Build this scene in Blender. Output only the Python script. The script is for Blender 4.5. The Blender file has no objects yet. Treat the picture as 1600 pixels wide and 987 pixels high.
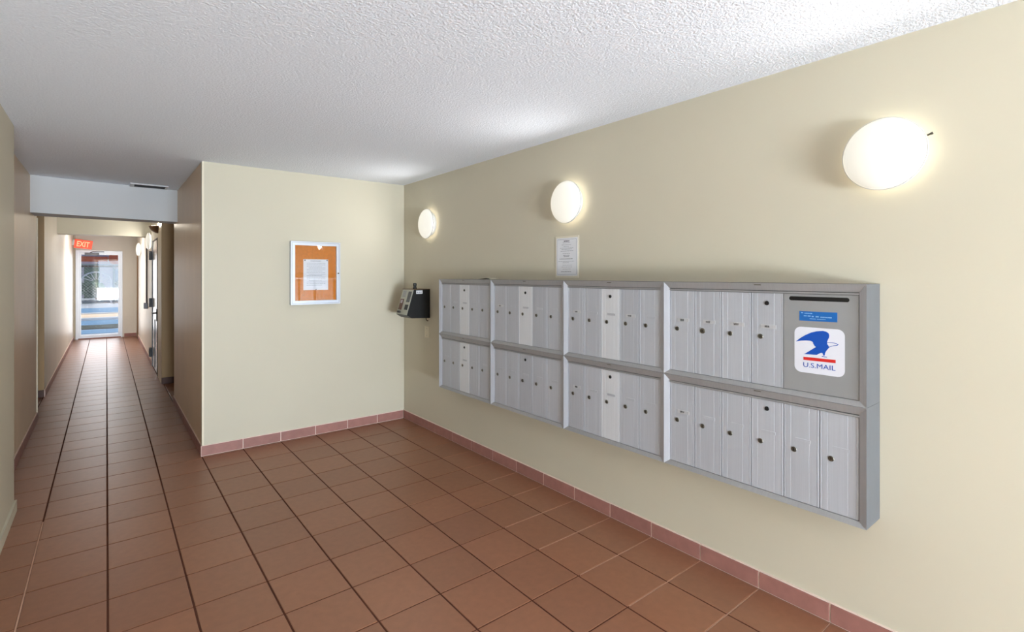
import bpy, bmesh, math, random
from mathutils import Vector, Matrix
random.seed(7)
C = bpy.context.scene.collection
T = .3048
H = 2.433           # ceiling height
XW = 2.434          # right wall
YB = 2.493          # partition (back) wall
XP = .613           # corridor side of the partition

# ---------------------------------------------------------------- camera
cd = bpy.data.cameras.new('camera'); cam = bpy.data.objects.new('camera', cd); C.objects.link(cam)
cam.location = (-.0044, -2.3768, 1.4929)
cam.rotation_euler = (math.pi/2, 0, -.6737)
cd.sensor_fit = 'HORIZONTAL'; cd.sensor_width = 36; cd.lens = 36*793.746/1600
cd.shift_y = -(493.5-429.647)/1600
cd.clip_start = .02; cd.clip_end = 300
bpy.context.scene.camera = cam

# ---------------------------------------------------------------- world, sun, daylight, exposure
w = bpy.data.worlds.new('World'); bpy.context.scene.world = w; w.use_nodes = True
nt = w.node_tree; bg = nt.nodes['Background']
sky = nt.nodes.new('ShaderNodeTexSky'); sky.sky_type = 'HOSEK_WILKIE'; sky.turbidity = 3.5
sky.sun_direction = Vector((.8, .2, .9)).normalized()
nt.links.new(sky.outputs[0], bg.inputs[0]); bg.inputs[1].default_value = 2.2
def light(name, typ, loc, energy, color=(1, 1, 1), rot=(0, 0, 0), parent=None, **kw):
    l = bpy.data.lights.new(name, typ); l.energy = energy; l.color = color
    for k, v in kw.items(): setattr(l, k, v)
    o = bpy.data.objects.new(name, l); C.objects.link(o); o.location = loc; o.rotation_euler = rot
    if parent:
        o.parent = parent; o.location = Vector(loc)-parent.location
    return o
light('sun', 'SUN', (5, 15, 12), 5.5, (1, .96, .9), Vector((.8, .2, .9)).to_track_quat('Z', 'Y').to_euler(), angle=.01)
# daylight falling in through the entrance opening behind the camera, and through the far exit door
light('entrance_daylight', 'AREA', (.6, -7.52, 1.25), 105, (.78, .89, 1.0), (math.pi/2, 0, 0), shape='RECTANGLE', size=1.9, size_y=2.1)
# unseen up-light added at the entrance to brighten the ceiling
light('added_entrance_uplight', 'AREA', (.45, -7.55, .45), 600, (.77, .885, 1.0), (math.radians(128), 0, 0), shape='RECTANGLE', size=1.7, size_y=.8)
light('exit_daylight', 'AREA', (-.13, 13.35, 1.1), 22, (.97, .98, 1.0), (-math.pi/2, 0, 0), shape='RECTANGLE', size=.8, size_y=1.9)
vs = bpy.context.scene.view_settings
vs.view_transform = 'Standard'; vs.look = 'None'; vs.gamma = 1; vs.use_curve_mapping = False; vs.exposure = 0.04

# ---------------------------------------------------------------- materials
def lin(c): return tuple(((x/255)/12.92 if x/255 <= .04045 else ((x/255+.055)/1.055)**2.4) for x in c)+(1,)
def mat(name, col, rough=.5, metal=0, spec=.5, emit=0, var=0, vscale=8, bump=0, bscale=60, bdist=.002, randv=0, stretch=None, emitcol=None):
    m = bpy.data.materials.new(name); m.use_nodes = True; N = m.node_tree.nodes; L = m.node_tree.links
    b = N['Principled BSDF']; c = lin(col)
    b.inputs['Base Color'].default_value = c; b.inputs['Roughness'].default_value = rough
    b.inputs['Metallic'].default_value = metal; b.inputs['Specular IOR Level'].default_value = spec
    geo = N.new('ShaderNodeNewGeometry'); mp = N.new('ShaderNodeMapping'); L.new(geo.outputs['Position'], mp.inputs[0])
    if stretch: mp.inputs['Scale'].default_value = stretch
    src = None
    if var:
        n = N.new('ShaderNodeTexNoise'); n.inputs['Scale'].default_value = vscale; n.inputs['Detail'].default_value = 5
        L.new(mp.outputs[0], n.inputs['Vector'])
        mr = N.new('ShaderNodeMapRange'); mr.inputs[1].default_value = .25; mr.inputs[2].default_value = .75
        mr.inputs[3].default_value = 1-var; mr.inputs[4].default_value = 1+var; L.new(n.outputs[0], mr.inputs[0]); src = mr.outputs[0]
    if randv:
        oi = N.new('ShaderNodeObjectInfo'); mr2 = N.new('ShaderNodeMapRange')
        mr2.inputs[3].default_value = 1-randv; mr2.inputs[4].default_value = 1+randv; L.new(oi.outputs['Random'], mr2.inputs[0])
        if src:
            mu = N.new('ShaderNodeMath'); mu.operation = 'MULTIPLY'; L.new(src, mu.inputs[0]); L.new(mr2.outputs[0], mu.inputs[1]); src = mu.outputs[0]
        else: src = mr2.outputs[0]
    if src:
        vm = N.new('ShaderNodeVectorMath'); vm.operation = 'SCALE'; vm.inputs[0].default_value = c[:3]
        L.new(src, vm.inputs['Scale']); L.new(vm.outputs[0], b.inputs['Base Color'])
    if bump:
        n2 = N.new('ShaderNodeTexNoise'); n2.inputs['Scale'].default_value = bscale; n2.inputs['Detail'].default_value = 3
        L.new(mp.outputs[0], n2.inputs['Vector'])
        bu = N.new('ShaderNodeBump'); bu.inputs['Strength'].default_value = bump; bu.inputs['Distance'].default_value = bdist
        L.new(n2.outputs[0], bu.inputs['Height']); L.new(bu.outputs[0], b.inputs['Normal'])
    if emit:
        b.inputs['Emission Color'].default_value = lin(emitcol or col); b.inputs['Emission Strength'].default_value = emit
    return m
WALL = mat('beige_paint', (203, 195, 174), .55, spec=.35, var=.015, vscale=2, bump=.12, bscale=90, bdist=.001)
WALLC = mat('beige_stucco_paint', (232, 208, 176), .42, spec=.5, var=.05, vscale=3, bump=.45, bscale=38, bdist=.004, stretch=(1, 1, .6))
WALLP = mat('pale_gloss_paint', (226, 219, 206), .45, spec=.5, var=.04, vscale=3, bump=.35, bscale=30, bdist=.003, stretch=(1, 1, .5))
CEIL = mat('popcorn_white', (240, 245, 253), .95, spec=.1, var=.05, vscale=120, bump=.9, bscale=105, bdist=.006)
WHITE = mat('smooth_white_paint', (214, 214, 214), .7, spec=.2)
TILE = mat('terracotta_tile', (146, 97, 70), .38, spec=.55, var=.09, vscale=26, bump=.25, bscale=160, bdist=.0006, randv=.07)
GROUT = mat('dirty_grout', (88, 54, 42), .9, spec=.1, var=.35, vscale=3)
BASE = mat('rose_brown_base_tile', (156, 108, 98), .5, var=.12, vscale=18, bump=.15, bscale=120, bdist=.001, randv=.06)
BGROUT = mat('pale_pink_grout', (236, 214, 202), .9, spec=.1, var=.1, vscale=20)
ALU = mat('brushed_aluminium', (183, 185, 191), .45, .12, var=.06, vscale=9, stretch=(1, 30, .4), randv=.05)
ALUF = mat('shaded_rail_aluminium', (158, 157, 157), .42, .2, var=.05, vscale=8, stretch=(1, 20, 1))  # shade on the down-facing rails is put into this darker tone
ALUPALE = mat('pale_aluminium', (214, 215, 218), .45, .1, var=.04, vscale=9, stretch=(1, 30, .4))
ALUG = mat('grey_painted_metal', (150, 150, 150), .5, .1, var=.03, vscale=10)
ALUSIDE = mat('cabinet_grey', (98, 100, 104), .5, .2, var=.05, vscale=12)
LOCK = mat('tarnished_lock_metal', (112, 108, 98), .35, .8)
LOCKD = mat('dark_keyway', (22, 22, 22), .5)
BLACK = mat('black_plastic', (12, 12, 13), .45)
OLIVE = mat('olive_baked_shade', (190, 158, 114), .6)  # olive is the passage shade put into the wall colour
DARK = mat('dark_void', (18, 18, 18), .9)
PAPER = mat('white_paper', (226, 226, 230), .8, var=.02, vscale=20)
PAPERB = mat('cream_paper_margin', (222, 214, 196), .8)
INK = mat('grey_ink', (120, 120, 126), .8)
INKD = mat('black_ink', (40, 40, 44), .8)
BLUE = mat('label_blue', (20, 100, 175), .4)
EBLUE = mat('eagle_blue', (10, 78, 176), .45)
RED = mat('stripe_red', (214, 40, 36), .45)
STICK = mat('sticker_white', (228, 228, 236), .4)
LBLUE = mat('label_print_pale_blue', (150, 195, 235), .5)
SLOTL = mat('label_window', (196, 196, 198), .4, .2)
CORK = mat('orange_cork', (206, 124, 44), .85, spec=.1, var=.13, vscale=60, bump=.3, bscale=300, bdist=.0008)
SILVER = mat('silver_frame', (192, 196, 204), .35, .6)
OPALB = mat('bright_glass_lip', (190, 188, 180), .4, emit=2.3, emitcol=(255, 246, 226))
LAMPB = mat('lamp_base_white', (205, 205, 203), .4)
OPAL = mat('lit_opal_glass', (190, 188, 180), .25, emit=.6, emitcol=(255, 250, 236))
PANEL = mat('worn_steel_panel', (176, 176, 164), .4, .5)
TRIMC = mat('cream_trim_paint', (226, 216, 192), .5)
DOORW = mat('white_gloss_door', (226, 227, 230), .25, spec=.6, var=.02)
ORANGE = mat('exit_red_plastic', (232, 72, 40), .4, emit=.7)
EXITL = mat('exit_lit_letters', (255, 150, 110), .4, emit=1.2)
BRONZE = mat('bronze_metal', (120, 92, 66), .4, .7)
GREY = mat('grey_metal', (110, 110, 112), .45, .6)
def glass(name, ior=1.45, tint=(1, 1, 1, 1)):
    m = bpy.data.materials.new(name); m.use_nodes = True; N = m.node_tree.nodes; L = m.node_tree.links
    N.remove(N['Principled BSDF']); out = N['Material Output']
    t = N.new('ShaderNodeBsdfTransparent'); t.inputs[0].default_value = tint
    g = N.new('ShaderNodeBsdfGlossy'); g.inputs['Roughness'].default_value = .02
    f = N.new('ShaderNodeFresnel'); f.inputs[0].default_value = ior; x = N.new('ShaderNodeMixShader')
    L.new(f.outputs[0], x.inputs[0]); L.new(t.outputs[0], x.inputs[1]); L.new(g.outputs[0], x.inputs[2]); L.new(x.outputs[0], out.inputs[0])
    return m
GLASS = glass('clear_glass', 1.5)

# ---------------------------------------------------------------- helpers
WL = {}                                             # world location of each object (nothing here is rotated)
def link(name, data, parent=None, loc=(0, 0, 0)):
    o = bpy.data.objects.new(name, data); C.objects.link(o); loc = Vector(loc); WL[o.name] = loc
    if parent: o.parent = parent; o.location = loc-WL[parent.name]
    else: o.location = loc
    return o
def thing(name, label, cat, loc, group=None, data=None):
    o = link(name, data, None, loc); o['label'] = label; o['category'] = cat
    if group: o['group'] = group
    return o
def tag(o, label, cat, group=None):
    o['label'] = label; o['category'] = cat
    if group: o['group'] = group
    return o
def struct(o): o['kind'] = 'structure'; return o
def mesh(bm, name, *mats, smooth=False):
    bmesh.ops.recalc_face_normals(bm, faces=bm.faces)
    me = bpy.data.meshes.new(name); bm.to_mesh(me); bm.free()
    for m in mats: me.materials.append(m)
    if smooth:
        for p in me.polygons: p.use_smooth = True
    return me
def box(bm, x0, x1, y0, y1, z0, z1, mi=0, bev=0):
    vs = [bm.verts.new(p) for p in ((x0,y0,z0),(x1,y0,z0),(x1,y1,z0),(x0,y1,z0),(x0,y0,z1),(x1,y0,z1),(x1,y1,z1),(x0,y1,z1))]
    fs = [bm.faces.new([vs[i] for i in f]) for f in ((0,3,2,1),(4,5,6,7),(0,1,5,4),(1,2,6,5),(2,3,7,6),(3,0,4,7))]
    for f in fs: f.material_index = mi
    if bev:
        es = list({e for f in fs for e in f.edges}); bmesh.ops.bevel(bm, geom=es, offset=bev, segments=1, affect='EDGES')
    return fs
def bx(name, x0, x1, y0, y1, z0, z1, m, parent=None, bev=0):   # box object with its origin at its base centre
    bm = bmesh.new(); cx, cy = (x0+x1)/2, (y0+y1)/2
    box(bm, x0-cx, x1-cx, y0-cy, y1-cy, 0, z1-z0, bev=bev)
    return link(name, mesh(bm, name, m), parent, (cx, cy, z0))
def prism(bm, pts, a, b, axis, mi=0):               # polygon in the two other axes, pushed from a to b along axis
    def P(p, t):
        return {'x': (t, p[0], p[1]), 'y': (p[0], t, p[1]), 'z': (p[0], p[1], t)}[axis]
    A = [bm.verts.new(P(p, a)) for p in pts]; B = [bm.verts.new(P(p, b)) for p in pts]; n = len(pts)
    fs = [bm.faces.new(A), bm.faces.new(B[::-1])]+[bm.faces.new((A[i], B[i], B[(i+1) % n], A[(i+1) % n])) for i in range(n)]
    for f in fs: f.material_index = mi; f.normal_update()
    bmesh.ops.triangulate(bm, faces=fs[:2], ngon_method='EAR_CLIP')
def lathe(bm, prof, axis, n=40, mi=0):              # prof: (radius, distance along axis)
    rings = []
    for r, t in prof:
        ring = []
        for k in range(n if r > 1e-6 else 1):
            a = 2*math.pi*k/n; u, v = r*math.cos(a), r*math.sin(a)
            ring.append(bm.verts.new({'x': (t, u, v), 'y': (u, t, v), 'z': (u, v, t)}[axis]))
        rings.append(ring)
    for A, B in zip(rings, rings[1:]):
        for k in range(n):
            k2 = (k+1) % n
            if len(A) == 1: f = bm.faces.new((A[0], B[k], B[k2]))
            elif len(B) == 1: f = bm.faces.new((A[k], B[0], A[k2]))
            else: f = bm.faces.new((A[k], B[k], B[k2], A[k2]))
            f.material_index = mi
def tube(bm, pts, r, n=8, mi=0):
    pts = [Vector(p) for p in pts]; rings = []
    for i, p in enumerate(pts):
        d = (pts[min(i+1, len(pts)-1)]-pts[max(i-1, 0)]).normalized()
        q = d.to_track_quat('Z', 'Y'); rings.append([bm.verts.new(p+q @ Vector((r*math.cos(2*math.pi*k/n), r*math.sin(2*math.pi*k/n), 0))) for k in range(n)])
    for A, B in zip(rings, rings[1:]):
        for k in range(n): bm.faces.new((A[k], B[k], B[(k+1) % n], A[(k+1) % n])).material_index = mi
    bm.faces.new(rings[0]).material_index = mi; bm.faces.new(rings[-1][::-1]).material_index = mi
def text_mesh(s, width, height, m, place, thick=.0004, bold=.0):   # place(u, v, t) -> xyz
    cu = bpy.data.curves.new('t', 'FONT'); cu.body = s; cu.size = 1; cu.extrude = .01; cu.offset = bold; cu.resolution_u = 3
    o = bpy.data.objects.new('t', cu); C.objects.link(o); dg = bpy.context.evaluated_depsgraph_get(); dg.update()
    me = bpy.data.meshes.new_from_object(o.evaluated_get(dg)); bpy.data.objects.remove(o); bpy.data.curves.remove(cu)
    xs = [v.co.x for v in me.vertices]; ys = [v.co.y for v in me.vertices]; x0, x1, y0, y1 = min(xs), max(xs), min(ys), max(ys)
    for v in me.vertices:
        v.co = place((v.co.x-x0)/(x1-x0)*width, (v.co.y-y0)/(y1-y0)*height, (v.co.z+.01)/.02*thick)
    me.materials.clear(); me.materials.append(m); me.name = 'lettering'
    return me

# ---------------------------------------------------------------- floor: slab and one object per tile
def struct_box(name, *a, **k): return struct(bx(name, *a, **k))
floor = struct(link('floor', mesh((lambda b: (box(b, -2.3, 2.5, -7.7, 13.2, -.06, -.0022), b)[1])(bmesh.new()), 'floor', GROUT)))
tcache = {}
GX, GY = .0042, .0032                               # half joints: long joints are the wider ones
def add_tile(bm, x0, x1, y0, y1, t=.0, cx=0, cy=0):
    e = .0018
    lo = [(x0, y0), (x1, y0), (x1, y1), (x0, y1)]; hi = [(x0+e, y0+e), (x1-e, y0+e), (x1-e, y1-e), (x0+e, y1-e)]
    A = [bm.verts.new((x-cx, y-cy, -.006)) for x, y in lo]; B = [bm.verts.new((x-cx, y-cy, t-.0014)) for x, y in lo]; D = [bm.verts.new((x-cx, y-cy, t)) for x, y in hi]
    bm.faces.new(D)
    for P, Q in ((A, B), (B, D)):
        for k in range(4): bm.faces.new((P[k], P[(k+1) % 4], Q[(k+1) % 4], Q[k]))
def tile_obj(x0, x1, y0, y1):
    k = (round(x1-x0, 4), round(y1-y0, 4))
    if k not in tcache:
        bm = bmesh.new(); add_tile(bm, -k[0]/2, k[0]/2, -k[1]/2, k[1]/2); tcache[k] = mesh(bm, 'tile', TILE)
    o = link('tile', tcache[k], floor, ((x0+x1)/2, (y0+y1)/2, 0))
    o.rotation_euler = (random.uniform(-.0012, .0012), random.uniform(-.0012, .0012), random.uniform(-.001, .001))
far = bmesh.new()
def xlim(y):
    if y < 2.09: return -.46, XW-.011
    if y < YB: return -.565, XW-.011
    if y < 4.75: return -.565, XP-.003
    if y < 6.06: return -2.2, 2.2
    return -.6, .585
for j in range(-25, 43):
    y0, y1 = j*T, (j+1)*T
    if y0 > 13.08: break
    lo, hi = xlim((y0+y1)/2)
    for i in range(-8, 8):
        x0, x1 = max(i*T, lo), min((i+1)*T, hi)
        if x1-x0 < .02: continue
        if i == 7 and x1 > 2.3: x1 = hi
        a = (x0+(GX if x0 == i*T else .001), x1-(GX if x1 == (i+1)*T else .001), y0+GY, min(y1, 13.09)-GY)
        if -6 <= j < 22 and -2 <= i <= 7 and (j < 16 or i < 3): tile_obj(*a)
        else: add_tile(far, *a)
for i in range(2, 8):                                # narrow cut strip along the partition
    x1 = min((i+1)*T, XW-.011); tile_obj(i*T+GX, x1-GX, 8*T+GY, YB-.008)
PGR = mat('pale_worn_grout', (196, 156, 134), .9, spec=.1, var=.12, vscale=9)
def grout(x0, x1, y0, y1): bx('grout_line', x0, x1, y0, y1, -.0021, -.0012, PGR, floor)
grout(-T-GX+.001, -T+GX-.001, -1.2, 1.80)
for j in range(-5, 9): grout(1.84 if j < 1 else 2.14, XW-.014, j*T-GY+.0012, j*T+GY-.0012)
grout(XW-.0125, XW-.0095, -1.9, YB-.02)
ft = link('tiling', mesh(far, 'tiling', TILE), floor); ft['kind'] = 'stuff'

# ---------------------------------------------------------------- shell
struct_box('ceiling', -.7, 2.6, -7.7, 4.3, H, H+.1, CEIL)
struct_box('ceiling_corridor', -2.3, 2.3, 4.3, 13.2, H, H+.1, WHITE)
light('added_hall_light', 'AREA', (0, 10.6, H-.05), 22, (1, .96, .9), (0, 0, 0), shape='RECTANGLE', size=.5, size_y=.5)  # unseen light added to brighten the end wall of the hall
cc = bpy.data.objects['ceiling_corridor']; bx('added_light_housing', -.28, .28, 10.32, 10.88, H-.045, H-.001, LAMPB, cc)  # unseen housing added to go with that light
struct_box('wall_right', XW, XW+.1, -7.7, YB, -.05, H, WALL)
struct_box('wall_back', XP, XW+.1, YB, YB+.07, -.05, H, WALL)
struct_box('wall_corridor_right', XP, XP+.12, YB+.07, 4.73, -.05, H, WALLC)
struct_box('wall_left', -.7, -.46, -7.7, 2.089, -.05, H, WALL)
struct_box('wall_corridor_left', -.7, -.565, 2.089, 4.75, -.05, H, WALLC)
struct_box('wall_passage_left_near', -2.2, -.7, 4.65, 4.75, -.05, H, WALLC)
struct_box('wall_passage_right_near', XP+.12, 2.2, 4.63, 4.73, -.05, H, WALLC)
struct_box('wall_passage_left_end', -2.3, -2.2, 4.65, 6.16, -.05, H, WALLC)
struct_box('wall_passage_right_end', 2.2, 2.3, 4.63, 6.16, -.05, H, WALLC)
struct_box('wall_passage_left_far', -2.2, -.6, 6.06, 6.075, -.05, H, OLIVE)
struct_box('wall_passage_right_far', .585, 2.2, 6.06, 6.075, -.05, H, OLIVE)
struct_box('wall_hall_left', -.72, -.6, 6.075, 13.1, -.05, H, WALLP)
struct_box('wall_hall_right_near', .585, .70, 6.075, 6.74, -.05, H, TRIMC)
struct_box('wall_hall_right_far', .585, .70, 7.88, 13.1, -.05, H, WALLP)
struct_box('wall_hall_right_over_door', .585, .70, 6.74, 7.88, 2.05, H, WALLP)
struct_box('wall_end_right', .30, .70, 13.1, 13.2, -.05, H, WALLP)
struct_box('wall_end_left', -.72, -.565, 13.1, 13.2, -.05, H, WALL)
struct_box('wall_end_over_door', -.565, .30, 13.1, 13.2, 2.07, H, WALLP)
# the entrance side behind the camera: a wall with a wide opening to the daylight
struct_box('wall_front_left', -.7, -.4, -7.8, -7.7, -.05, H, WALL)
struct_box('wall_front_right', 2.35, 2.55, -7.8, -7.7, -.05, H, WALL)
struct_box('wall_front_over_opening', -.4, 2.35, -7.8, -7.7, 2.3, H, WALL)
bm = bmesh.new(); prism(bm, [(-.565, 4.17), (XP, 4.36), (XP, 4.62), (-.565, 4.55)], 2.083, H, 'z')
struct(link('trim_1', mesh(bm, 'bulkhead', WHITE)))
struct_box('trim_2', -.6, .585, 8.1, 8.4, 2.135, H, WALL)
# small cove at the foot of the near left wall
struct_box('baseboard_left_near', -.46, -.448, -7.7, 2.10, 0, .07, WALL)

# ---------------------------------------------------------------- base tiles
BH = .084
def base_run(name, axis, wall, sgn, joints, vis, m=BASE, g=BGROUT):
    """axis 'y': run along Y on plane x=wall, standing out by sgn; one object per tile"""
    a, b = min(joints), max(joints); w0, w1 = wall, wall+sgn*.008
    lo, hi = min(w0, w1), max(w0, w1)
    o = bx(name, *((lo, hi, a, b) if axis == 'y' else (a, b, lo, hi)), 0, BH+.003, g); struct(o)
    for p, q in zip(joints, joints[1:]):
        p, q = min(p, q), max(p, q)
        v0, v1 = wall+sgn*.0081, wall+sgn*.0125
        lo, hi = min(v0, v1), max(v0, v1)
        bx('base_tile', *((lo, hi, p+.0032, q-.0032) if axis == 'y' else (p+.0032, q-.0032, lo, hi)), .004, BH-random.uniform(0, .002), m, o, bev=.0012)
    return o
base_run('baseboard_right', 'y', XW, -1, [YB-.013]+[j*T for j in range(7, -8, -1)], 1)
base_run('baseboard_back', 'x', YB, -1, [XP-.010]+[i*T for i in range(3, 8)]+[XW-.013], 1)
base_run('baseboard_corridor_right', 'y', XP, -1, [YB-.012]+[j*T for j in range(9, 16)]+[4.73], 1)
base_run('baseboard_corridor_left', 'y', -.565, 1, [2.1]+[j*T for j in range(7, 16)]+[4.75], 1)
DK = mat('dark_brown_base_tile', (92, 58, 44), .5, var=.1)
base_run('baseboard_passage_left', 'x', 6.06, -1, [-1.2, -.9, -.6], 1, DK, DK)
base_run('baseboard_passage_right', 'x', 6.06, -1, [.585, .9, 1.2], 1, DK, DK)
base_run('baseboard_hall_left', 'y', -.6, 1, [6.06, 6.7]+[j*T for j in range(23, 43)]+[13.09], 1)
base_run('baseboard_hall_right', 'y', .585, -1, [7.9]+[j*T for j in range(27, 43)]+[13.09], 1)
base_run('baseboard_end', 'x', 13.1, -1, [.33, .57], 1)
# corner beads on the plaster edges
struct_box('trim_3', XP-.003, XP+.012, YB-.003, YB+.003, BH+.004, H, TRIMC)
struct_box('trim_4', -.568, -.556, 4.73, 4.753, 0, 2.08, TRIMC)

# ---------------------------------------------------------------- mailbox banks on the right wall
XD, XR = 2.291, 2.277                                # plane of the doors, plane of the outer frame ridge
RAILT, RAILB, STILE, LIP = .032, .020, .027, .010
Z = [.512, .981, 1.458]
YR = [1.508, .742, -.046, -.793, -1.702]             # ridges between the columns, from the corner to the free end
def rail(bm, outer, inner):                          # outer / inner: two (y, z) points each; mitred sloping face
    O = [(XR, *p) for p in outer]; I = [(XD-.003, *p) for p in inner]
    OB = [(XD+.003, *p) for p in outer]; IB = [(XD+.003, *p) for p in inner]
    v = [bm.verts.new(p) for p in O+I+OB+IB]         # 0,1 outer 2,3 inner 4,5 outer back 6,7 inner back
    for f in ((0, 1, 3, 2), (0, 4, 5, 1), (2, 3, 7, 6), (0, 2, 6, 4), (1, 5, 7, 3), (4, 6, 7, 5)):
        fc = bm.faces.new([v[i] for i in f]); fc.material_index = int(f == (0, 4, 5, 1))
def rail_obj(unit, name, outer, inner, m=ALUF):
    bm = bmesh.new(); rail(bm, outer, inner)
    me = mesh(bm, name, m, ALUSIDE); me.transform(Matrix.Translation(-WL[unit.name])); return link(name, me, unit, WL[unit.name])
dcache = {}
def door_mesh(w, h, m, pale):
    k = (round(w, 4), round(h, 4), pale)
    if k in dcache: return dcache[k]
    # extruded section: raised edge beads and a few shallow flutes (y runs from left edge, 0, to right edge, -w)
    g = .0014
    sec = [(g, .003), (g, .0006), (g+.0012, 0), (.007, 0), (.0078, .0012), (.009, .0012), (.0098, 0), (.030, 0), (.0306, .0006), (.0318, .0006), (.0324, 0)]
    sec += [(w*.72, 0), (w*.72+.0006, .0006), (w*.72+.0018, .0006), (w*.72+.0024, 0)]
    sec += [(w-.0125, 0), (w-.0118, .0013), (w-.0102, .0013), (w-.0095, -.0003), (w-.004, -.0003), (w-.003, 0), (w-.0016, .0002), (w-g, .0012), (w-g, .003)]
    bm = bmesh.new()
    A = [bm.verts.new((x, -y, .001)) for y, x in sec]; B = [bm.verts.new((x, -y, h-.001)) for y, x in sec]
    for i in range(len(sec)-1): bm.faces.new((A[i], A[i+1], B[i+1], B[i]))
    bm.faces.new(A); bm.faces.new(B[::-1]); bm.faces.new((A[0], B[0], B[-1], A[-1]))
    dcache[k] = mesh(bm, 'mailbox_door', m); return dcache[k]
def lock_mesh(r, name, dark=False):
    bm = bmesh.new(); lathe(bm, [(0, -.003), (r*.62, -.003), (r*.66, -.0018), (r*.9, -.0022), (r, -.001), (r, .001)], 'x', 20, 0)
    box(bm, -.0036, -.003, -r*.14, r*.14, -r*.5, r*.5, 1)
    return mesh(bm, name, BLACK if dark else LOCK, LOCKD)
LK, LKB, MH = lock_mesh(.0112, 'lock'), lock_mesh(.0135, 'lock'), lock_mesh(.0098, 'master_lock', True)
def lbl(m, w_, h_):
    bm = bmesh.new(); box(bm, -.0008, .001, -w_, w_, -h_, h_); return mesh(bm, 'name_label', m)
LB, LB2 = lbl(ALU, .030, .0065), lbl(SLOTL, .033, .0085)
def ink_mesh(seed):                                  # handwritten number, too small to read: a few pen strokes
    r = random.Random(seed); bm = bmesh.new(); y = .012
    for k in range(3):
        h = r.uniform(.004, .006)
        for q in range(2):
            a = y-q*.0035; t = r.uniform(-.0015, .0015)
            prism(bm, [(a, -h), (a-.0016, -h), (a-.0016+t, h), (a+t, h)], -.0013, -.0008, 'x')
        prism(bm, [(y, h*r.choice((-.6, 0, .6))-.0007), (y-.0045, h*.1-.0007), (y-.0045, h*.1+.0009), (y, h*.1+.0009)], -.0014, -.0008, 'x')
        y -= .0075
    return mesh(bm, 'handwriting', INKD)
INKS = [ink_mesh(s) for s in range(5)]
colname = ['column nearest the room corner', 'second column from the room corner', 'third column from the room corner', 'column at the free end of the bank']
inked = {(1, 3, 0): 0, (1, 3, 1): 1, (1, 3, 2): 2, (1, 3, 3): 3, (1, 2, 0): 4, (1, 2, 3): 1, (0, 3, 0): 2, (0, 2, 0): 0, (1, 1, 0): 3}
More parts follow.
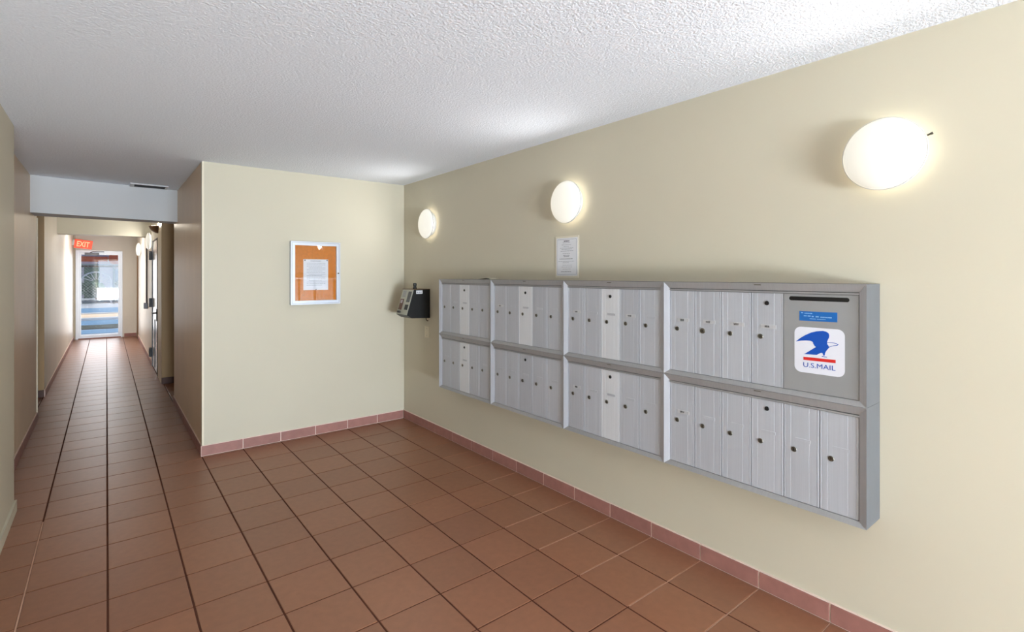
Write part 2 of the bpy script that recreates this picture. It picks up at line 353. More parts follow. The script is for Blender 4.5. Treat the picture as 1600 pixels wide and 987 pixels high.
for row in (1, 0):
    for c in range(4):
        ya, yb = YR[c]-.0007, YR[c+1]+.0007; z0, z1 = Z[row]+.0006, Z[row+1]-.0006
        lab = ('upper' if row else 'lower')+' grey aluminium mailbox unit, '+colname[c]
        if (row, c) == (1, 3): lab = 'upper mailbox unit at the free end, with four doors and the wide outgoing mail door'
        if (row, c) == (0, 3): lab = 'lower mailbox unit at the free end, with six narrow doors'
        u = thing('mailbox_unit', lab, 'mailbox', (XW-.001, (ya+yb)/2, z0), 'aluminium mailbox units on the right wall')
        bx('cabinet_body', XD+.0032, XW-.001, yb, ya, z0, z1, ALUSIDE, u)
        rail_obj(u, 'frame_rail', [(ya, z1), (yb, z1)], [(ya-STILE, z1-RAILT), (yb+STILE, z1-RAILT)])
        rail_obj(u, 'frame_rail', [(ya, z0), (yb, z0)], [(ya-STILE, z0+RAILB), (yb+STILE, z0+RAILB)])
        rail_obj(u, 'frame_stile', [(ya, z0), (ya, z1)], [(ya-STILE, z0+RAILB), (ya-STILE, z1-RAILT)], ALU)
        rail_obj(u, 'frame_stile', [(yb, z0), (yb, z1)], [(yb+STILE, z0+RAILB), (yb+STILE, z1-RAILT)], ALU)
        bx('header_lip', XD-.005, XD+.003, yb+STILE, ya-STILE, z1-RAILT-LIP, z1-RAILT-.003, ALUF, u)
        ym = (ya+yb)/2 if c < 3 else yb+.42
        bm = bmesh.new(); box(bm, XR+.002, XR+.009, ym-.016, ym+.016, z1-.010, z1-.004, bev=.001)
        me = mesh(bm, 'frame_clip', LOCK); me.transform(Matrix.Translation(-WL[u.name])); link('frame_clip', me, u, WL[u.name])
        n = 6 if c == 3 else 5
        dz0, dz1 = z0+RAILB+.001, z1-RAILT-LIP-.0015; h = dz1-dz0
        y_, wd = ya-STILE-.0008, (ya-yb-2*STILE-.0016)/n
        master = 3 if c == 3 else 2
        for k in range(n if not (c == 3 and row) else 4):
            pale = (k == master and c < 3 and (row or c != 1))
            d = link('mailbox_door', door_mesh(wd, h, ALUPALE if pale else ALU, pale), u, (XD, y_-k*wd, dz0))
            if pale: d['label'] = 'paler mailbox door with a second black lock near its top'
            yl = y_-k*wd
            big = (row, c, k) in ((1, 3, 1),)
            link('lock', LKB if big else LK, d, (XD-.0005, yl-.043, z0+.237))
            if k == master: link('master_lock', MH, d, (XD-.0005, yl-wd/2, z0+.387))
            zl = z0+.283
            l = link('name_label', LB2 if (row, c, k) in inked else LB, d, (XD-.0004, yl-.078, zl))
            if (row, c, k) in inked: link('handwriting', INKS[inked[(row, c, k)]], d, (XD-.0004, yl-.074, zl))
        if c == 3 and row:
            # wide outgoing mail door with a real slot
            ya2, yb2 = y_-4*wd, y_-6*wd
            bm = bmesh.new(); Y0, Y1, Z0, Z1 = ya2-.0012, yb2+.0012, dz0+.001, dz1-.001
            sy0, sy1, sz, sr = -1.412, -1.640, 1.394, .0088
            hole = [(sy0-sr+sr*math.cos(math.radians(a)), sz+sr*math.sin(math.radians(a))) for a in range(-90, 91, 15)]
            hole += [(sy1+sr+sr*math.cos(math.radians(a)), sz+sr*math.sin(math.radians(a))) for a in range(90, 271, 15)]
            outer = [(Y0, Z0), (Y1, Z0), (Y1, Z1), (Y0, Z1)]
            def loop(pts, x): return [bm.verts.new((x, *p)) for p in pts]
            fo, fh = loop(outer, XD-.001), loop(hole, XD-.001); bo, bh = loop(outer, XD+.003), loop(hole, XD+.003)
            es = []
            for L_ in (fo, fh): es += [bm.edges.new((L_[i], L_[(i+1) % len(L_)])) for i in range(len(L_))]
            bmesh.ops.triangle_fill(bm, edges=es, use_beauty=True)
            for A, B in ((fo, bo), (fh, bh)):
                for i in range(len(A)): bm.faces.new((A[i], A[(i+1) % len(A)], B[(i+1) % len(A)], B[i]))
            me = mesh(bm, 'outgoing_mail_door', ALUG); me.transform(Matrix.Translation(-Vector((XD, ya2, dz0))))
            d = link('outgoing_mail_door', me, u, (XD, ya2, dz0)); d['label'] = 'wide grey door with a mail slot and stickers'
            bx('slot_dark_back', XD+.0010, XD+.0030, sy1-.004, sy0+.004, sz-.0115, sz+.0115, BLACK, d)  # black plate stands in for the darkness inside the slot
            xs = XD-.001
            def flat(name, pts, m, x, t=.0004):
                bm = bmesh.new(); prism(bm, pts, x-t, x, 'x'); cen = Vector((x, sum(p[0] for p in pts)/len(pts), min(p[1] for p in pts)))
                me = mesh(bm, name, m); me.transform(Matrix.Translation(-cen)); return link(name, me, d, cen)
            flat('blue_label', [(-1.4545, 1.301), (-1.5975, 1.303), (-1.5975, 1.342), (-1.4545, 1.341)], BLUE, xs)
            bm = bmesh.new()
            for (a, b, zc, hh) in ((-1.462, -1.468, 1.3345, .004), (-1.475, -1.494, 1.333, .003), (-1.497, -1.506, 1.333, .004), (-1.472, -1.484, 1.322, .004), (-1.487, -1.500, 1.322, .005), (-1.503, -1.512, 1.321, .005), (-1.518, -1.530, 1.321, .005), (-1.536, -1.560, 1.320, .004), (-1.562, -1.578, 1.320, .005), (-1.495, -1.52, 1.311, .0025), (-1.523, -1.556, 1.311, .0025)):
                x_ = a
                while x_-.0035 > b-.002: box(bm, XD-.0018, XD-.0014, x_-.0029, x_, zc-hh/2, zc+hh/2); x_ -= .0041
            me = mesh(bm, 'label_print', LBLUE); me.transform(Matrix.Translation(-Vector((XD, -1.52, 1.32)))); link('label_print', me, d, (XD, -1.52, 1.32))
            # rounded-square sticker with the eagle
            st = []
            for cyy, czz, a0 in ((-1.624+.026, 1.275-.026, 90), (-1.624+.026, 1.084+.026, 180), (-1.435-.026, 1.084+.026, 270), (-1.435-.026, 1.275-.026, 0)):
                for q in range(7):
                    a = math.radians(a0+q*15); st.append((cyy+.026*math.cos(a), czz+.026*math.sin(a)))
            st2 = []
            for (y, z) in st:                        # sides bow out slightly
                yc, zc = -1.5295, 1.1795; dy, dz = (y-yc)/.0945, (z-zc)/.0955
                st2.append((y+.002*math.copysign(1, dy)*(1-min(1, abs(dz))**2)*0, z))
            flat('mail_sticker', st, STICK, xs)
            def cat(P, n=3, closed=True):
                out = []
                for i in range(len(P)):
                    p0, p1, p2, p3 = (Vector(P[(i+k) % len(P)]) for k in (-1, 0, 1, 2))
                    for q in range(n):
                        t = q/n; out.append(tuple(.5*((2*p1)+(p2-p0)*t+(2*p0-5*p1+4*p2-p3)*t*t+(3*p1-p0-3*p2+p3)*t**3)))
                return out
            wing = [(-1.4405,1.2105),(-1.457,1.226),(-1.477,1.2405),(-1.500,1.2535),(-1.522,1.261),(-1.545,1.2645),(-1.558,1.262),(-1.566,1.2565),(-1.5685,1.248),(-1.5675,1.239),(-1.563,1.229),(-1.5605,1.2205),(-1.561,1.212),(-1.566,1.205),(-1.568,1.199),(-1.563,1.192),(-1.557,1.183),(-1.553,1.1745),(-1.552,1.166),(-1.549,1.162),(-1.546,1.166),(-1.544,1.1725),(-1.540,1.1745),(-1.533,1.171),(-1.522,1.1635),(-1.505,1.1625),(-1.473,1.161),(-1.484,1.169),(-1.500,1.181),(-1.519,1.1955),(-1.513,1.201),(-1.509,1.208),(-1.507,1.2155),(-1.497,1.2195),(-1.480,1.219),(-1.462,1.2165)]
            flat('eagle_emblem', wing, EBLUE, xs-.0005)
            beak = [(-1.559,1.2195),(-1.580,1.2205),(-1.594,1.2185),(-1.6025,1.2145),(-1.597,1.2095),(-1.582,1.2065),(-1.566,1.1985),(-1.566,1.2005),(-1.582,1.2085),(-1.595,1.2115),(-1.5985,1.2145),(-1.592,1.2168),(-1.580,1.2185),(-1.559,1.2175)]
            flat('eagle_beak', beak, EBLUE, xs-.0005)
            flat('eagle_talon', [(-1.541,1.1615),(-1.560,1.1595),(-1.560,1.1572),(-1.541,1.1585)], EBLUE, xs-.0005)
            flat('red_stripe', [(-1.4705,1.1365),(-1.5915,1.1385),(-1.5915,1.1515),(-1.4705,1.1495)], RED, xs-.0005)
            me = text_mesh('U.S.MAIL', .121, .0195, EBLUE, lambda a, b, t: (-t-.0001, -a, b), bold=.0)
            o = link('lettering', me, d, (xs-.0004, -1.4700, 1.1075)); o['label'] = 'blue lettering U.S.MAIL'
# ---------------------------------------------------------------- paper lying on top of the mailboxes
bm = bmesh.new(); n = 14
top = []
for i in range(n+1):
    t = i/n; y = 1.12-.36*t; z = .0015+.010*math.exp(-((t-.82)/.12)**2)+.003*math.sin(t*7)**2
    top.append([(x, y+.02*x*8, z) for x in (-.03, .05)])
for lay in (0, .0008):
    rows = [[bm.verts.new((p[0], p[1], p[2]+lay)) for p in r] for r in top]
    for a, b in zip(rows, rows[1:]): bm.faces.new((a[0], a[1], b[1], b[0]))
me = mesh(bm, 'envelope', PAPERB); me.transform(Matrix.Translation((0, -.94, 0)))
o = link('envelope', me, None, (2.33, .94, 1.4585)); tag(o, 'curled cream envelope lying on top of the mailboxes near the corner', 'envelope')

# ---------------------------------------------------------------- round wall lamps
def wall_lamp(x, y, z, sgn, label, group='round opal wall lamps', energy=7, clip=False, throw=2.9):
    r = thing('wall_lamp', label, 'lamp', (x, y, z), group)
    s = sgn
    bm = bmesh.new(); lathe(bm, [(0, 0), (.112, 0), (.112, s*.018), (.100, s*.028), (0, s*.028)], 'x', 48)
    link('mounting_plate', mesh(bm, 'mounting_plate', LAMPB, smooth=False), r, (x, y, z))
    bm = bmesh.new(); R = .1385
    prof = [(R*math.cos(a), s*(.048+.044*math.sin(a))) for a in [math.radians(t) for t in (12, 24, 36, 48, 60, 72, 82)]]+[(0, s*.092)]
    prof = [(R, s*.048)]+prof
    lathe(bm, [(0, s*.030), (.116, s*.030), (.131, s*.036), (R, s*.048)], 'x', 56, 1); lathe(bm, prof, 'x', 56)
    g = link('glass_shade', mesh(bm, 'glass_shade', OPAL, OPALB, smooth=True), r, (x, y, z)); g['label'] = 'glowing opal glass dish'
    bm = bmesh.new(); lathe(bm, [(.1395, s*.043), (.1420, s*.044), (.1420, s*.050), (.1395, s*.051), (.1395, s*.043)], 'x', 56)
    link('rim', mesh(bm, 'rim', LAMPB, smooth=True), r, (x, y, z))
    if clip:
        bm = bmesh.new(); tube(bm, [(s*.045, -.138, .045), (s*.05, -.152, .048)], .004); tube(bm, [(s*.05, -.148, .047), (s*.05, -.155, .049)], .005)
        link('clip_screw', mesh(bm, 'clip_screw', LOCK), r, (x, y, z))
    if energy:
        # the bulb's light escaping behind the dish onto the wall
        # light thrown forward through the dish; the brighter back lip of the glass washes the wall
        light('bulb', 'AREA', (x+s*.105, y, z), throw, (1, .98, .95), (0, math.pi/2 if s < 0 else -math.pi/2, 0), parent=r, shape='DISK', size=.26)
wall_lamp(XW, -1.725, 1.970, -1, 'round glowing wall lamp at the free end, large in the foreground, with a clip screw', clip=True, energy=.5, throw=2.5)
wall_lamp(XW, .045, 1.980, -1, 'round glowing wall lamp above the framed notice and mailboxes', energy=.6)
wall_lamp(XW, 1.935, 1.984, -1, 'round glowing wall lamp beside the room corner above the black entry panel', energy=1.2, throw=2.9)
wall_lamp(.585, 7.85, 2.05, -1, 'round glowing wall lamp over the white corridor door', 'corridor wall lamps', energy=2, throw=3)
wall_lamp(.585, 11.3, 2.05, -1, 'small round wall lamp near the far exit door', 'corridor wall lamps', energy=3, throw=6)

# ---------------------------------------------------------------- paper notice on the right wall above the mailboxes
r = thing('framed_notice', 'white printed notice in a cream border taped above the mailboxes', 'notice', (XW-.001, .079, 1.476))
bx('border', XW-.003, XW-.0005, -.032, .190, 1.476, 1.757, PAPERB, r)
bx('sheet', XW-.0042, XW-.0030, -.020, .178, 1.489, 1.745, PAPER, r)
def lines(name, rows, place, m, parent, loc):        # rows of unreadable small print as word-long dashes
    rr = random.Random(3); bm = bmesh.new()
    for (v, a, b, h) in rows:
        u = a
        while u < b-.002:
            wv = min(rr.uniform(.008, .022), b-u); P = [place(*q) for q in ((u, v), (u+wv, v), (u+wv, v+h), (u, v+h))]
            Q = [place(*q, .0003) for q in ((u, v), (u+wv, v), (u+wv, v+h), (u, v+h))]
            A = [bm.verts.new(p) for p in P]; B = [bm.verts.new(p) for p in Q]; bm.faces.new(B)
            for k in range(4): bm.faces.new((A[k], A[(k+1) % 4], B[(k+1) % 4], B[k]))
            u += wv+.003
    return link(name, mesh(bm, name, m), parent, loc)
pl = lambda u, v, t=0: (-.0001-t, -u, v)
o0 = Vector((XW-.0042, .178, 1.489))
lines('small_print', [(.222, .062, .13, .0025), (.208, .05, .14, .002), (.196, .07, .12, .002), (.186, .035, .16, .002), (.178, .05, .15, .002), (.166, .04, .16, .002), (.150, .06, .13, .002), (.136, .065, .125, .004), (.128, .07, .12, .003), (.112, .03, .155, .004), (.096, .018, .17, .002), (.088, .06, .12, .002), (.070, .06, .15, .0016), (.058, .05, .15, .0016), (.044, .06, .14, .0016), (.026, .045, .14, .003)], pl, INK, r, o0)
lines('heading', [(.231, .072, .125, .006)], pl, INKD, r, o0)
bm = bmesh.new()
for a in ((.008, .190, .009, .0105), (.008, .190, .245, .2465)): box(bm, -.0003, 0, -a[1], -a[0], a[2], a[3])
for a in ((.008, .0095), (.1885, .190)): box(bm, -.0003, 0, -a[1], -a[0], .009, .2465)
link('printed_border', mesh(bm, 'printed_border', INK), r, o0)

# ---------------------------------------------------------------- notice board on the partition
bx0, bx1, bz0, bz1, bd = 1.296, 1.745, 1.222, 1.802, .044
r = thing('notice_board', 'silver framed glazed cork notice board on the partition wall', 'notice board', ((bx0+bx1)/2, YB-.001, bz0))
yb_, yf = YB-.001, YB-bd; fw = .036
bx('backing_box', bx0, bx1, yb_-.018, yb_, bz0, bz1, SILVER, r)
def mitre(name, pts_o, pts_i, m, parent):
    bm = bmesh.new(); q = [*pts_o, *pts_i[::-1]]; prism(bm, q, yf, yb_-.018, 'y'); me = mesh(bm, name, m); l = WL[parent.name]; me.transform(Matrix.Translation(-l)); return link(name, me, parent, l)
Oc = [(bx0, bz0), (bx1, bz0), (bx1, bz1), (bx0, bz1)]; Ic = [(bx0+fw, bz0+fw), (bx1-fw, bz0+fw), (bx1-fw, bz1-fw), (bx0+fw, bz1-fw)]
for k in range(4): mitre('frame_rail', [Oc[k], Oc[(k+1) % 4]], [Ic[k], Ic[(k+1) % 4]], SILVER, r)
# door seam line: thin dark rebate around the frame face
bm = bmesh.new(); e = .010
for a in ((bx0+e, bx1-e, bz0+e, bz0+e+.002), (bx0+e, bx1-e, bz1-e-.002, bz1-e)): box(bm, a[0], a[1], yf-.0006, yf, a[2], a[3])
for a in ((bx0+e, bx0+e+.002), (bx1-e-.002, bx1-e)): box(bm, a[0], a[1], yf-.0006, yf, bz0+e, bz1-e)
me = mesh(bm, 'door_seam', GREY); me.transform(Matrix.Translation(-WL[r.name])); link('door_seam', me, r, WL[r.name])
ck = bx('cork_panel', bx0+fw-.002, bx1-fw+.002, yb_-.0215, yb_-.0182, bz0+fw-.002, bz1-fw+.002, CORK, r)
bx('glass_pane', bx0+fw, bx1-fw, yf+.004, yf+.007, bz0+fw, bz1-fw, GLASS, r)
bm = bmesh.new(); lathe(bm, [(0, -.004), (.006, -.004), (.008, 0)], 'y', 16); link('lock', mesh(bm, 'lock', LOCK), r, (bx1-fw/2, yf, 1.510))
px0, px1, pz0, pz1 = 1.410, 1.636, 1.354, 1.640; yp = yb_-.0218
s = thing('pinned_sheet', 'white printed sheet pinned inside the cork notice board', 'notice', ((px0+px1)/2, yp, pz0))
bx('sheet', px0, px1, yp-.0012, yp-.0002, pz0, pz1, PAPER, s)
pl2 = lambda u, v, t=0: (u, -.0001-t, v)
lines('small_print', [(.262-.0145*k, .03+(.02 if k % 4 == 0 else 0), .20-(.03 if k % 3 == 0 else 0), .0026) for k in range(1, 16)], pl2, INK, s, (px0, yp-.0012, pz0))
lines('heading', [(.268, .065, .16, .004)], pl2, INKD, s, (px0, yp-.0012, pz0))
for (x, z) in ((px0+.014, pz1-.010), (px1-.010, pz1-.008), (px0+.115, pz0+.006)):
    bm = bmesh.new(); lathe(bm, [(0, -.004), (.004, -.004), (.0055, -.002), (.0055, 0)], 'y', 12); q = link('push_pin', mesh(bm, 'push_pin', BLACK), s, (x, yp-.0012, z))

# ---------------------------------------------------------------- black entry panel box beside the corner
r = thing('entry_panel', 'black wedge-shaped door entry box with steel control face by the corner', 'intercom', (XW-.001, 2.055, 1.08))
Y0, Y1 = 1.944, 2.166
bm = bmesh.new(); side = [(XW-.001, 1.356), (2.263, 1.356), (2.190, 1.116), (2.240, 1.086), (XW-.001, 1.080)]
prism(bm, [(p[0]-(XW-.001), p[1]-1.08) for p in side], Y0-2.055, Y1-2.055, 'y'); link('housing', mesh(bm, 'housing', BLACK), r, WL[r.name])
P0, P1 = Vector((2.263, 0, 1.356)), Vector((2.190, 0, 1.116)); dn = (P1-P0).normalized(); nm = Vector((dn.z, 0, -dn.x)).normalized()
if nm.x > 0: nm = -nm
Ls = (P1-P0).length
def on_panel(name, a0, a1, y0, y1, t0, t1, m, parent):      # a along the slope, y across
    bm = bmesh.new(); v = []
    for t in (t0, t1):
        for a, y in ((a0, y0), (a1, y0), (a1, y1), (a0, y1)): p = P0+dn*a+nm*t; v.append(bm.verts.new((p.x, y, p.z)))
    for f in ((0, 1, 2, 3), (4, 5, 6, 7), (0, 1, 5, 4), (1, 2, 6, 5), (2, 3, 7, 6), (3, 0, 4, 7)): bm.faces.new([v[i] for i in f])
    l = WL[parent.name]; me = mesh(bm, name, m); me.transform(Matrix.Translation(-l)); return link(name, me, parent, l)
fp = on_panel('control_face', .003, Ls-.003, Y0+.004, Y1-.004, .0002, .004, PANEL, r)
SCR = mat('dark_display', (40, 46, 62), .15, spec=.8); PINK = mat('pale_display', (170, 160, 168), .3)
on_panel('display', .022, .125, Y0+.022, Y0+.082, .0041, .0065, SCR, fp)
on_panel('keypad', .150, .200, Y0+.024, Y0+.080, .0041, .008, BLACK, fp)
on_panel('speaker_grille', .015, .080, Y1-.095, Y1-.030, .0041, .006, ALUG, fp)
on_panel('coin_window', .098, .205, Y1-.085, Y1-.020, .0041, .0075, DK, fp)
on_panel('window_card', .108, .140, Y1-.072, Y1-.034, .0076, .0085, PINK, fp)
on_panel('knob', .216, .236, Y1-.080, Y1-.030, .0041, .015, LOCKD, fp)
bx('lid', 2.255, XW-.001, Y0-.003, Y1+.003, 1.3562, 1.361, BRONZE, r)
bx('side_label', 2.285, 2.352, Y0-.0012, Y0-.0002, 1.315, 1.347, PAPER, r)
bm = bmesh.new()
for k in range(3): box(bm, -.026+.018*k, -.014+.018*k, -.0003, 0, .012, .020)
link('label_print', mesh(bm, 'label_print', INK), r, (2.3185, Y0-.0013, 1.315))
bm = bmesh.new(); lathe(bm, [(0, 0), (.020, 0), (.020, .010), (.014, .016), (.014, .030), (.017, .034), (.017, .052), (.012, .056), (0, .056)], 'z', 20)
link('top_post', mesh(bm, 'top_post', BLACK), r, (2.306, 2.01, 1.361))
bm = bmesh.new(); tube(bm, [(0, 0, 0), (0, 0, -.012), (.006, 0, -.022), (.016, 0, -.028), (.022, 0, -.024)], .004); link('hook', mesh(bm, 'hook', BLACK), r, (2.398, 1.955, 1.08))

r = thing('wall_plate', 'small cream blank wall plate under the black entry box', 'wall plate', (XW-.001, 2.0, .886))
bx('plate', XW-.006, XW-.001, 1.958, 2.040, .886, .996, TRIMC, r, bev=.001)
for z in (.908, .974):
    bm = bmesh.new(); lathe(bm, [(0, -.0012), (.003, -.0012), (.0034, 0)], 'x', 10); link('screw', mesh(bm, 'screw', LOCK), r, (XW-.006, 1.999, z))

# ---------------------------------------------------------------- ceiling vent in front of the bulkhead
r = thing('ceiling_vent', 'grey slotted air vent in the ceiling by the corridor bulkhead', 'vent', (.345, 4.19, H-.012))
bm = bmesh.new(); X0, X1, V0, V1 = .185, .508, 4.08, 4.30; f = .022
for a in ((X0, X1, V0, V0+f), (X0, X1, V1-f, V1), (X0, X0+f*1.6, V0+f, V1-f), (X1-f, X1, V0+f, V1-f)): box(bm, a[0]-.345, a[1]-.345, a[2]-4.19, a[3]-4.19, 0, .0115)
link('frame', mesh(bm, 'frame', WHITE), r, (.345, 4.19, H-.012))
bx('duct_mouth', X0+f, X1-f, V0+f, V1-f, H-.0018, H-.0005, DARK, r)
for k in range(9):
    y = V0+f+.010+k*.0195; bm = bmesh.new(); prism(bm, [(-.006, -.0045), (-.005, -.0055), (.006, .0035), (.005, .0045)], X0+f*1.6, X1-f, 'x'); me = mesh(bm, 'slat', GREY)
    me.transform(Matrix.Translation((-.345, 0, 0))); link('slat', me, r, (.345, y, H-.0062))

# ---------------------------------------------------------------- white door on the right side of the corridor
XH = .585
d2 = struct(link('door_2', None, None, (XH+.03, 7.31, 0)))
bx('door_leaf', XH+.006, XH+.05, 6.80, 7.83, .012, 2.03, DOORW, d2)
bx('door_frame', XH-.006, XH+.11, 6.742, 6.785, 0, 2.048, DARK, d2)
bx('door_frame', XH-.006, XH+.11, 7.845, 7.878, 0, 2.048, GREY, d2)
bx('door_frame', XH-.006, XH+.11, 6.786, 7.844, 2.033, 2.048, GREY, d2)
for z in (1.74, .97, .16):
    bm = bmesh.new(); box(bm, -.040, -.0005, -.045, .045, 0, .145, bev=.003); box(bm, -.0005, .004, -.03, .03, .01, .13)
    h_ = link('hinge', mesh(bm, 'hinge', BLACK), d2, (XH-.006, 7.83, z)); h_['label'] = 'thick black hinge'
bm = bmesh.new(); lathe(bm, [(0, -.012), (.026, -.012), (.03, 0)], 'x', 20); box(bm, -.012, 0, -.02, .02, -.12, .06)
tube(bm, [(-.01, 0, 0), (-.055, 0, 0)], .010); tube(bm, [(-.055, -.01, 0), (-.055, .12, 0)], .011)
lv = link('lever_handle', mesh(bm, 'lever_handle', BLACK), d2, (XH+.005, 6.90, .925)); lv['label'] = 'black lever handle on a tall plate'
bx('low_grey_strip', XH-.004, XH+.006, 7.30, 7.34, .05, .80, GREY, d2)  # narrow upright grey strip on the lower part of the leaf

r = thing('wall_conduit', 'thin grey conduit ending in a small box on the corridor wall past the white door', 'conduit', (XH-.02, 9.05, .90))
bm = bmesh.new(); tube(bm, [(0, 0, .08), (0, 0, 1.08)], .013); link('pipe', mesh(bm, 'pipe', GREY), r, (XH-.015, 9.05, .90))
bx('box', XH-.06, XH-.001, 9.0, 9.1, .88, .985, GREY, r, bev=.004)
struct_box('trim_5', XH-.025, XH-.0005, 12.55, 12.70, 0, 2.08, BRONZE)

r = thing('bowl_sconce', 'bronze bowl-shaped wall sconce at the corridor corner near the white door', 'lamp', (XH, 6.62, 2.10))
bm = bmesh.new(); n = 24; prof = [(.004, -.0), (.03, .004), (.065, .022), (.095, .052), (.108, .085), (.112, .10)]; rings = []
for rr_, z in prof: rings.append([bm.verts.new((-rr_*math.sin(math.pi*k/n), 1.3*rr_*math.cos(math.pi*k/n), z)) for k in range(n+1)])
for A, B in zip(rings, rings[1:]):
    for k in range(n): bm.faces.new((A[k], A[k+1], B[k+1], B[k]))
me = mesh(bm, 'bowl', BRONZE, smooth=True); o = link('bowl', me, r, (XH-.001, 6.62, 2.10)); md = o.modifiers.new('thick', 'SOLIDIFY'); md.thickness = .004
light('bulb', 'POINT', (XH-.055, 6.62, 2.235), 9, (1, .90, .76), parent=r, shadow_soft_size=.03)
bx('back_plate', XH-.006, XH-.0005, 6.57, 6.67, 2.12, 2.19, BRONZE, r)

# ---------------------------------------------------------------- far exit: glazed door, closer, exit sign
d1 = struct(link('door_1', None, None, (-.13, 13.12, 0)))
DX0, DX1, DY0, DY1 = -.562, .298, 13.105, 13.150
WF = mat('white_aluminium', (226, 228, 232), .35, .2)
bx('jamb', DX0, DX0+.045, DY0-.02, DY1+.03, 0, 2.066, WF, d1); bx('jamb', DX1-.03, DX1, DY0-.02, DY1+.03, 0, 2.066, WF, d1)
bx('head', DX0+.0455, DX1-.0305, DY0-.02, DY1+.03, 2.03, 2.066, WF, d1)
lf = bx('stile', DX0+.047, DX0+.095, DY0, DY1, .02, 2.028, WF, d1); bx('stile', DX1-.08, DX1-.032, DY0, DY1, .02, 2.028, WF, d1)
bx('top_rail', DX0+.0955, DX1-.0805, DY0, DY1, 1.975, 2.028, WF, d1); bx('bottom_rail', DX0+.0955, DX1-.0805, DY0, DY1, .02, .085, WF, d1)
bx('glass_pane', DX0+.0955, DX1-.0805, DY0+.02, DY0+.026, .0855, 1.9745, GLASS, d1)
bx('threshold', DX0+.046, DX1-.031, DY0-.03, DY1+.02, 0, .018, BASE, d1)
bm = bmesh.new(); box(bm, -.13, .13, -.045, 0, -.03, .03, bev=.004); tube(bm, [(-.03, -.03, .03), (.02, -.12, .055), (.22, -.02, .06)], .009)
cl = link('door_closer', mesh(bm, 'door_closer', GREY), d1, (-.27, DY0-.0005, 1.985)); cl['label'] = 'grey hydraulic closer with its arm'

r = thing('exit_sign', 'orange-red lit EXIT sign on the left wall before the far exit door', 'exit sign', (-.6, 12.5, 2.19))
bm = bmesh.new(); box(bm, 0, .035, -.02, .02, .03, .15); link('mount', mesh(bm, 'mount', LAMPB), r, (-.599, 12.5, 2.13))
bx('sign_housing', -.564, -.555+.30, 12.48, 12.52, 2.11, 2.30, ORANGE, r, bev=.005)
r.rotation_euler = (0, .12, 0)
me = text_mesh('EXIT', .22, .12, EXITL, lambda a, b, t: (a, -t, b), thick=.002, bold=.02)
o = link('lettering', me, r, (-.52, 12.4795, 2.145)); o['label'] = 'glowing letters EXIT'

# ---------------------------------------------------------------- outdoors beyond the exit door
BLU = mat('pale_blue_paving', (104, 142, 178), .8, var=.08, vscale=2); PALE = mat('pale_paving', (168, 176, 188), .85, var=.05, vscale=2)
SAND = mat('sandy_walk', (222, 202, 180), .85, var=.05); DKS = mat('dark_ground_band', (70, 80, 78), .9, var=.2)  # DKS: plain dark grey-green for one band across the yard
gnd = struct_box('ground', -14, 14, 13.205, 60, -.12, -.02, PALE)
def strip(y0, y1, z1, m, name='trim_6'): return struct_box(name, -12, 12, y0, y1, -.02, z1, m)
strip(14.6, 15.8, -.01, BLU); strip(16.0, 17.35, .0, DKS, 'trim_7'); strip(17.4, 19.4, -.005, BLU, 'trim_8'); strip(19.5, 20.0, .06, WF, 'trim_9')
strip(20.0, 22.0, .05, SAND, 'trim_10'); strip(22.1, 22.6, .07, WF, 'trim_11'); strip(22.7, 27.5, 0, BLU, 'trim_12')
FENCE = mat('galvanised_wire', (150, 160, 160), .5, .5)
yf_ = 31.6
r = thing('chainlink_fence', 'chain-link fence with an arched gate across the yard outside the exit door', 'fence', (-.3, yf_, 0))
for x in (-7, -5, -3, -1.04, .30, 2.4, 4.5):
    bm = bmesh.new(); tube(bm, [(0, 0, 0), (0, 0, 2.06)], .04, 10); link('post', mesh(bm, 'post', FENCE), r, (x, yf_, -.02))
bm = bmesh.new(); tube(bm, [(-7.3, 0, 2.04), (4.8, 0, 2.04)], .03); tube(bm, [(-7.3, 0, .05), (4.8, 0, .05)], .03); link('rail', mesh(bm, 'rail', FENCE), r, (0, yf_, 0))
bm = bmesh.new(); k = -7.0
while k < 4.5:
    for s_ in (1, -1):
        x0, x1 = (k, k+2.0) if s_ > 0 else (k+2.0, k)
        if max(x0, x1) > 4.6: continue
        tube(bm, [(x0, 0, .05), (x1, 0, 2.03)], .006, 3)
    k += .14
w_ = link('mesh_wire', mesh(bm, 'mesh_wire', FENCE), r, (0, yf_, 0)); w_['kind'] = 'stuff'
bm = bmesh.new(); arc = [(-.42+.60*math.cos(a), 0, 1.15+.5*math.sin(a)) for a in [math.pi*q/16 for q in range(17)]]
tube(bm, [(.18, 0, .0)]+arc+[(-1.02, 0, 0)], .035)
for q in range(1, 8): a = math.pi*q/8; tube(bm, [(-.42+.15*math.cos(a), 0, 1.15+.12*math.sin(a)), (-.42+.58*math.cos(a), 0, 1.15+.48*math.sin(a))], .015, 5)
g_ = link('gate_arch', mesh(bm, 'gate_arch', WF), r, (0, yf_-.08, 0)); g_['label'] = 'white arched gate frame with radiating bars'
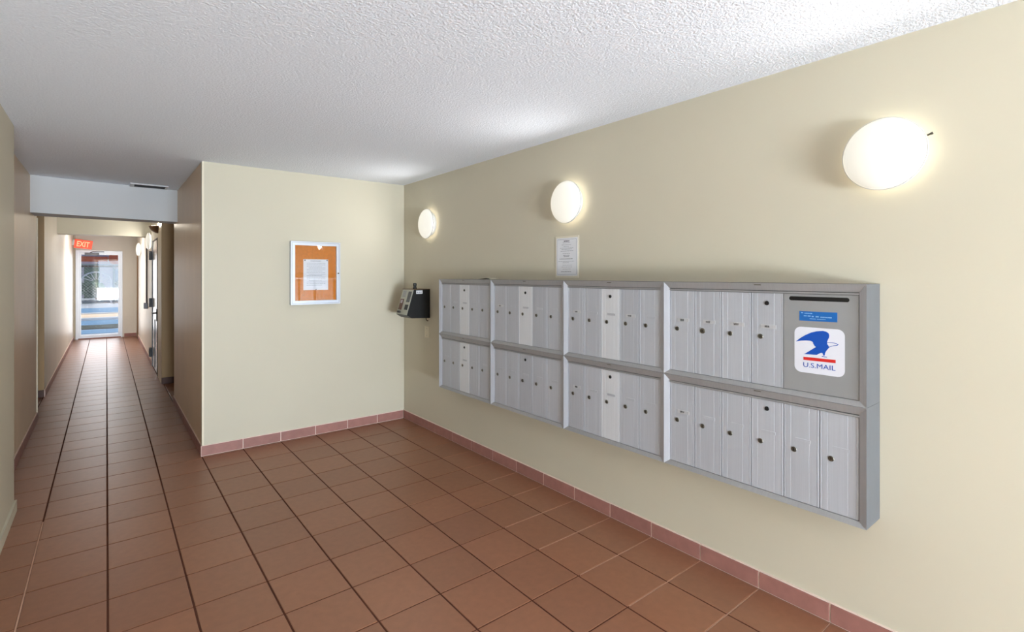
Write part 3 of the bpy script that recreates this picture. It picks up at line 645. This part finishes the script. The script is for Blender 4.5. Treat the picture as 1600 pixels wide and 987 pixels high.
CAN = mat('orange_fascia', (222, 112, 78), .6); LIL = mat('lilac_render', (214, 204, 220), .8, var=.04); BR = mat('brown_post', (112, 92, 72), .7); GRN = mat('foliage_green', (70, 104, 88), .9, var=.3, vscale=6)
r = thing('carport', 'white and orange canopy on posts over the yard outside', 'carport', (-.3, 35, 0))
bx('fascia', -9, .05, 34.0, 34.15, 2.24, 2.52, CAN, r); bx('roof_slab', -9, 7, 34.16, 38, 2.53, 3.2, LIL, r); bx('gutter_beam', -9, 7, 34.16, 34.4, 1.93, 2.03, BR, r)
bx('soffit_board', -9, 7, 34.16, 34.2, 2.04, 2.525, LIL, r)
for x in (-1.30, .27, 2.6): bx('post', x-.08, x+.08, 34.45, 34.6, -.02, 2.52, BR if x != .27 else LIL, r)
bm = bmesh.new(); pts = [(.42+.34*math.cos(a), 2.42+.36*math.sin(a)) for a in [2*math.pi*q/24 for q in range(24)]]; prism(bm, [(x-.42, z-2.42) for x, z in pts], 0, .12, 'y')
o = link('round_sign', mesh(bm, 'round_sign', CAN), r, (.42, 33.86, 2.42))
r = thing('outbuilding', 'lilac building wall behind the chain-link fence outside', 'building', (0, 42, 0))
bx('wall', -9, 9, 41, 42, -.02, 3.0, LIL, r); bx('doorway', -1.15, -.35, 40.95, 40.999, -.02, 2.0, GRN, r); bx('window', .35, 1.0, 40.95, 40.999, .9, 1.9, BLU, r)
for k, (x, y, s_) in enumerate(((-1.5, 37.5, .5), (.9, 37.2, .55), (-.5, 38.2, .45))):
    bm = bmesh.new(); bmesh.ops.create_icosphere(bm, subdivisions=3, radius=s_)
    rg = random.Random(k)
    for v in bm.verts: v.co *= rg.uniform(.85, 1.15)
    r = thing('shrub', ('left', 'right', 'middle')[k]+' green shrub seen through the exit door behind the fence', 'shrub', (x, y, -.02), 'shrubs behind the fence')
    link('foliage', mesh(bm, 'foliage', GRN), r, (x, y, s_+.15)); bm = bmesh.new(); tube(bm, [(0, 0, 0), (0, 0, .4)], .05); link('stem', mesh(bm, 'stem', BR), r, (x, y, -.02))
